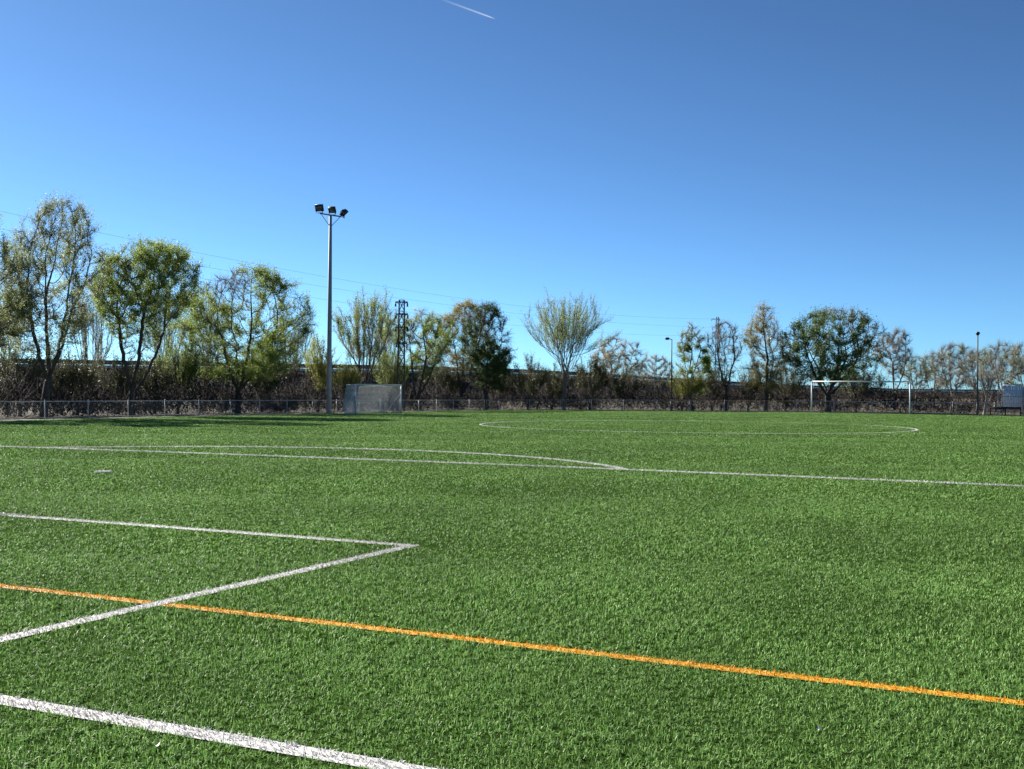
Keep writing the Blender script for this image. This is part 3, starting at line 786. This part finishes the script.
# ------------------------------------------------------------------ floodlight mast
def rot(az, el):
    """local x = width, y = outward facing direction, z = up"""
    f = np.array([math.sin(az)*math.cos(el), math.cos(az)*math.cos(el), math.sin(el)])
    x = np.array([math.cos(az), -math.sin(az), 0]); z = np.cross(x, f)
    return np.stack([x, f, z], 1)
def floodlight_mast():
    (x, y), D = on_x(329, -32.9); g = float(gz(x, y)); h = z_of(216, 329, D)-g
    root = empty('floodlight_mast', (x, y, g)); tag(root, 'tall grey floodlight mast with three lamps at the left of the pitch', 'floodlight')
    m = MB(); m.tube([(0, 0, -.1), (0, 0, h*.5), (0, 0, h+.05)], [.19, .155, .105], 16); m.build('pole', M['galv'], root, True)
    m = MB(); m.box((0, 0, .02), (.55, .55, .05))
    for sx in (-1, 1):
        for sy in (-1, 1): m.tube([(sx*.2, sy*.2, .04), (sx*.2, sy*.2, .12)], .025, 6); m.bar((sx*.3*.6, sy*.02, .05), (sx*.13, sy*.01, .5), .02, .02)
    m.build('base_plate', M['galv'], root)
    ax = np.array([*r0[:2], 0])*.92+np.array([*fw[:2], 0])*.25; ax /= np.linalg.norm(ax)   # direction of the cross arm
    L, Rr = -ax*.78+[0, 0, h+.16], ax*.78+[0, 0, h+.0]
    m = MB(); m.bar(L, Rr, .09, .09); m.build('cross_arm', M['galv'], root)
    for e in (L*.9+np.array([0, 0, .1*L[2]]), Rr*.9+np.array([0, 0, .1*Rr[2]])):
        m = MB(); m.bar((0, 0, h-.78), e, .045); m.build('brace', M['galv'], root)
    azc = math.atan2(CX-x, CY-y)
    for p, az, el, w, hh, lab in ((L+[0, 0, .40], azc+.5, -.35, .58, .50, 'left lamp'), (np.array([0, 0, h+.46])+ax*.12, azc+.25, -.8, .5, .5, None), (Rr+ax*.15+[0, 0, .30], math.atan2(r0[0], r0[1])+.12, -.8, .5, .58, None)):
        Mx = rot(az, el)
        m = MB(); m.box(p, (w, .13, hh), Mx); m.box(p+Mx @ np.array([0, -.11, 0]), (w*.55, .08, hh*.55), Mx)
        for k in range(5): m.box(p+Mx @ np.array([(k-2)*w*.13, -.165, 0]), (.015, .035, hh*.5), Mx)
        for s in (-1, 1): m.box(p+Mx @ np.array([s*(w/2-.01), .11, 0]), (.02, .06, hh), Mx)
        m.box(p+Mx @ np.array([0, .11, hh/2-.01]), (w, .06, .02), Mx)
        lamp = m.build('floodlight', M['lamp_body'], root)
        m = MB(); m.box(p+Mx @ np.array([0, .085, 0]), (w*.9, .012, hh*.9), Mx); m.build('glass', M['lamp_glass'], lamp)
        m = MB()
        base = p.copy(); base[2] = p[2]-.36
        for s in (-1, 1): m.bar(p+Mx @ np.array([s*(w/2+.02), 0, 0]), base+Mx @ np.array([s*w*.42, 0, 0])*np.array([1, 1, 0]), .03)
        m.bar(base-Mx[:, 0]*w*.45, base+Mx[:, 0]*w*.45, .04); m.build('bracket', M['lamp_body'], lamp)
floodlight_mast()

# ------------------------------------------------------------------ street lamps
def lamp(u, place, vtop, label, head_dir, r):
    (x, y), D = {'x': on_x, 'y': on_y}[place[0]](u, place[1]); g = float(gz(x, y)); h = z_of(vtop, u, D)-g
    root = empty('street_lamp', (x, y, g)); tag(root, label, 'street lamp', 'lamp masts behind the far fence')
    m = MB(); m.tube([(0, 0, -.1), (0, 0, h*.6), (0, 0, h)], [r, r*.85, r*.7], 10); m.build('pole', M['dark_steel'], root, True)
    m = MB(); m.box((0, 0, .5), (r*2.6, r*2.6, 1.0)); m.build('base_box', M['dark_steel'], root)
    if head_dir is not None:
        d = np.array([*head_dir, 0]); 
        m = MB(); m.tube([(0, 0, h-.05), d*.15+[0, 0, h+.0], d*.35+[0, 0, h+.02]], .03, 8); m.build('arm', M['dark_steel'], root, True)
        m = MB(); P = [d*s+np.array([0, 0, h+.03]) for s in (.2, .3, .5, .62)]; m.tube(P, [.04, .12, .12, .05], 10); m.build('lamp_head', M['lamp_body'], root, True)
    else:
        m = MB(); m.tube([(0, 0, h-.02), (0, 0, h+.1), (0, 0, h+.22), (0, 0, h+.26)], [.08, .16, .15, .04], 12); m.build('lamp_head', M['lamp_body'], root, True)
lamp(671.5, ('y', 96.8), 339, 'dark street lamp with head reaching left beside the slim green tree', -r0[:2], .06)
lamp(977.5, ('y', 94.5), 335, 'tall dark lamp mast at the right before the bare trees', None, .065)

# ------------------------------------------------------------------ dugout and bench at the right
def dugout():
    (x, y), D = on_y(1001, 96.4); g = float(gz(x, y)); k = D/F
    root = empty('dugout', (x, y, g)); tag(root, 'blue grey mesh sided shelter with pale posts at the right edge', 'shelter')
    h = z_of(385, 1001, D)-g; w = 21*k
    for i, px in enumerate((-2.5, 1.0, 20.5)):
        m = MB(); m.bar((px*k, 0 if i else -.25, -.05), (px*k, 0 if i else -.25, h+(.0 if i else .1)), .07); m.build('post', M['galv'], root)
    m = MB(); m.tube([(1.*k, 0, h*.93), (5*k, .1, h*1.02), (20.5*k, .1, h*1.03)], .03, 6); m.bar((-2.5*k, -.25, h*.62), (20.5*k, -.02, h*.62), .04)
    m.build('frame', M['galv'], root)
    m = MB()
    us = np.linspace(1.6*k, 20*k, 10)
    for a0, a1 in zip(us[:-1], us[1:]): m.box(((a0+a1)/2, .06, h*.60), (a1-a0-.012, .03, h*.76))
    m.box((10.8*k, .42, h*1.0), (18*k, .85, .035))
    m.build('panel', M['panel'], root)
    m = MB()
    for zz in np.arange(.3, h, .16): m.bar((1.6*k, .035, zz), (20*k, .035, zz), .014)
    m.build('mesh_wires', M['rail'], root)
dugout()
def bench():
    (x, y), D = on_y(1005.5, 93.2); g = float(gz(x, y)); k = D/F
    root = empty('bench', (x, y, g)); tag(root, 'long black backless bench in front of the blue grey shelter', 'bench')
    w = 29*k; h = .62
    m = MB()
    for yy in (-.13, .03, .19): m.box((0, yy, h), (w, .14, .07))
    m.box((0, -.2, h-.06), (w, .03, .12)); m.build('seat', M['black'], root)
    for s in (-.48, 0, .48):
        m = MB()
        for yy in (-.16, .2): m.bar((s*w, yy, 0), (s*w, yy, h-.03), .06)
        m.bar((s*w, -.16, h-.07), (s*w, .2, h-.07), .05); m.bar((s*w, -.16, .04), (s*w, .2, .04), .05); m.build('leg', M['black'], root)
    m = MB(); m.bar((-.48*w, .2, .28), (.48*w, .2, .28), .04); m.build('stretcher', M['black'], root)
bench()

# ------------------------------------------------------------------ pylons and cables
def pylon(u, place, vtop, label, w0, w1, arms, m_):
    (x, y), D = {'x': on_x, 'd': at_d}[place[0]](u, place[1]); g = -.3; h = z_of(vtop, u, D)-g
    root = empty('pylon', (x, y, g)); tag(root, label, 'pylon', 'lattice pylons behind the trees')
    root.rotation_euler = (0, 0, -YAW)
    m = MB(); nlev = int(h/.9); zs = np.linspace(0, h, nlev+1)
    ww = lambda z: w0+(w1-w0)*z/h
    c = [(-1, -1), (1, -1), (1, 1), (-1, 1)]
    for a in c: m.bar((a[0]*w0/2, a[1]*w0/2, 0), (a[0]*w1/2, a[1]*w1/2, h), .07)
    m.build('lattice_leg', m_, root)
    m = MB()
    for z0, z1 in zip(zs[:-1], zs[1:]):
        for i in range(4):
            a, b_ = c[i], c[(i+1) % 4]; A0, A1 = ww(z0)/2, ww(z1)/2
            m.bar((a[0]*A0, a[1]*A0, z0), (b_[0]*A1, b_[1]*A1, z1), .034); m.bar((b_[0]*A0, b_[1]*A0, z0), (a[0]*A1, a[1]*A1, z1), .034)
            m.bar((a[0]*A1, a[1]*A1, z1), (b_[0]*A1, b_[1]*A1, z1), .034)
    m.build('bracing', m_, root)
    for va, hl, hr in arms:
        z = z_of(va, u, D)-g; k = D/F
        m = MB(); m.bar((-hl*k, 0, z), (hr*k, 0, z), .11); m.bar((-hl*k, 0, z), (0, 0, z-.3), .04); m.bar((hr*k, 0, z), (0, 0, z-.3), .04)
        arm = m.build('crossarm', m_, root)
        for s in (-hl*k*.95, hr*k*.95):
            m = MB(); m.tube([(s, 0, z-.05), (s, 0, z-.2), (s, 0, z-.22), (s, 0, z-.38)], [.03, .09, .05, .09], 8); m.build('insulator', M['lamp_body'], arm)
pylon(401, ('x', -36.), 300, 'dark lattice power tower rising behind the small goal', 0.62, .42, ((302, 6.5, 6.), (314, 6, 6.5), (327, 6, 6.5), (343, 5, 6)), M['dark_steel'])
pylon(717, ('d', 250), 317, 'distant thin lattice pylon behind the bare reddish tree', 1.0, .5, ((319, 6, 2.5), (325, 2.5, 5), (332, 5, 2.5)), M['dark_steel'])
for k, (pts, lab) in enumerate((
        ([(0, 211), (162, 246), (325, 277), (530, 307), (676, 318), (716, 319)], 'topmost thin power cable crossing the sky above the trees'),
        ([(0, 231), (191, 262), (328, 287), (530, 316), (672, 326), (716, 327)], 'middle thin power cable crossing the sky above the trees'),
        ([(180, 272), (300, 298), (347, 304), (610, 332), (666, 335), (716, 336)], 'lowest thin power cable passing behind the tree tops'))):
    A, _ = at_d(-260, 96); B, _ = at_d(717, 250)
    ts, zs = [], []
    for u, v in pts:
        d = ray(u, 392)[:2]; Mx = np.array([[d[0], -(B-A)[0]], [d[1], -(B-A)[1]]]); s, t = np.linalg.solve(Mx, A-CAM[:2])
        ts.append(t); zs.append(z_of(v, u, s))
    cf = np.polyfit(ts, zs, 2); tt = np.linspace(0, 1, 40)
    P = np.stack([A[0]+(B-A)[0]*tt, A[1]+(B-A)[1]*tt, np.polyval(cf, tt)], 1)
    m = MB(); m.tube(P, .0105, 5); tag(m.build('power_cable', M['cable'], None, True), lab, 'cable', 'power cables over the trees')

# ------------------------------------------------------------------ vapour trail high in the sky
def trail():
    m_, nt, b, o = mat('vapour'); b.inputs['Base Color'].default_value = (.9, .9, .92, 1); b.inputs['Roughness'].default_value = 1
    tr = nt.nodes.new('ShaderNodeBsdfTransparent'); ms = nt.nodes.new('ShaderNodeMixShader')
    tc = nt.nodes.new('ShaderNodeTexCoord'); sp = nt.nodes.new('ShaderNodeSeparateXYZ'); nt.links.new(tc.outputs['Generated'], sp.inputs[0])
    mr = N(nt, 'ShaderNodeMapRange'); mr.inputs[1].default_value = 0; mr.inputs[2].default_value = .95; mr.inputs[3].default_value = .0; mr.inputs[4].default_value = .15
    nt.links.new(sp.outputs[0], mr.inputs[0])
    tl = nt.nodes.new('ShaderNodeBsdfTranslucent'); tl.inputs['Color'].default_value = (.9, .9, .92, 1)
    m2 = nt.nodes.new('ShaderNodeMixShader'); m2.inputs[0].default_value = .5; nt.links.new(b.outputs[0], m2.inputs[1]); nt.links.new(tl.outputs[0], m2.inputs[2])
    nt.links.new(mr.outputs[0], ms.inputs[0]); nt.links.new(tr.outputs[0], ms.inputs[1]); nt.links.new(m2.outputs[0], ms.inputs[2]); nt.links.new(ms.outputs[0], o.inputs['Surface'])
    D = 11000.; a = CAM+ray(438, -2)*D; c = CAM+ray(494.5, 18.6)*D
    P = [a*(1-t)+c*t for t in np.linspace(0, 1, 14)]
    m = MB(); m.tube(P, np.interp(np.linspace(0, 1, 14), [0, .5, .9, 1], [11, 9.5, 8.5, 2]), 8, False)
    tag(m.build('vapour_trail', m_, None, True), 'short white aircraft vapour trail in the blue sky', 'vapour trail')
trail()

# ------------------------------------------------------------------ sky and sun
EL, AZ = R(26), R(-70)
w = bpy.data.worlds.new('World'); S.world = w; w.use_nodes = True; nt = w.node_tree
sk = nt.nodes.new('ShaderNodeTexSky'); sk.sky_type = 'NISHITA'; sk.sun_disc = False
sk.sun_elevation = EL; sk.sun_rotation = AZ; sk.altitude = 600; sk.air_density = .6; sk.dust_density = .2; sk.ozone_density = 6
hs = nt.nodes.new('ShaderNodeHueSaturation'); hs.inputs['Saturation'].default_value = .85
gm = nt.nodes.new('ShaderNodeGamma'); gm.inputs['Gamma'].default_value = 1.3
nt.links.new(sk.outputs[0], hs.inputs['Color']); nt.links.new(hs.outputs[0], gm.inputs['Color'])
ml = nt.nodes.new('ShaderNodeVectorMath'); ml.operation = 'MULTIPLY'; ml.inputs[1].default_value = (.388, .53, .53)
nt.links.new(gm.outputs[0], ml.inputs[0]); nt.links.new(ml.outputs[0], nt.nodes['Background'].inputs[0]); nt.nodes['Background'].inputs[1].default_value = .05
sd = bpy.data.lights.new('sun', 'SUN'); so = bpy.data.objects.new('sun', sd); COL.objects.link(so)
sd.energy = 5.0; sd.angle = R(.5); sd.color = (1, .95, .87)
dv = Vector((math.sin(AZ)*math.cos(EL), math.cos(AZ)*math.cos(EL), math.sin(EL)))
so.rotation_euler = dv.to_track_quat('Z', 'Y').to_euler()
S.view_settings.view_transform = 'Standard'; S.view_settings.look = 'None'; S.view_settings.gamma = 1; S.view_settings.use_curve_mapping = False
S.view_settings.exposure = 1.62
S.render.engine = 'CYCLES'
S.cycles.max_bounces = 6; S.cycles.transparent_max_bounces = 8
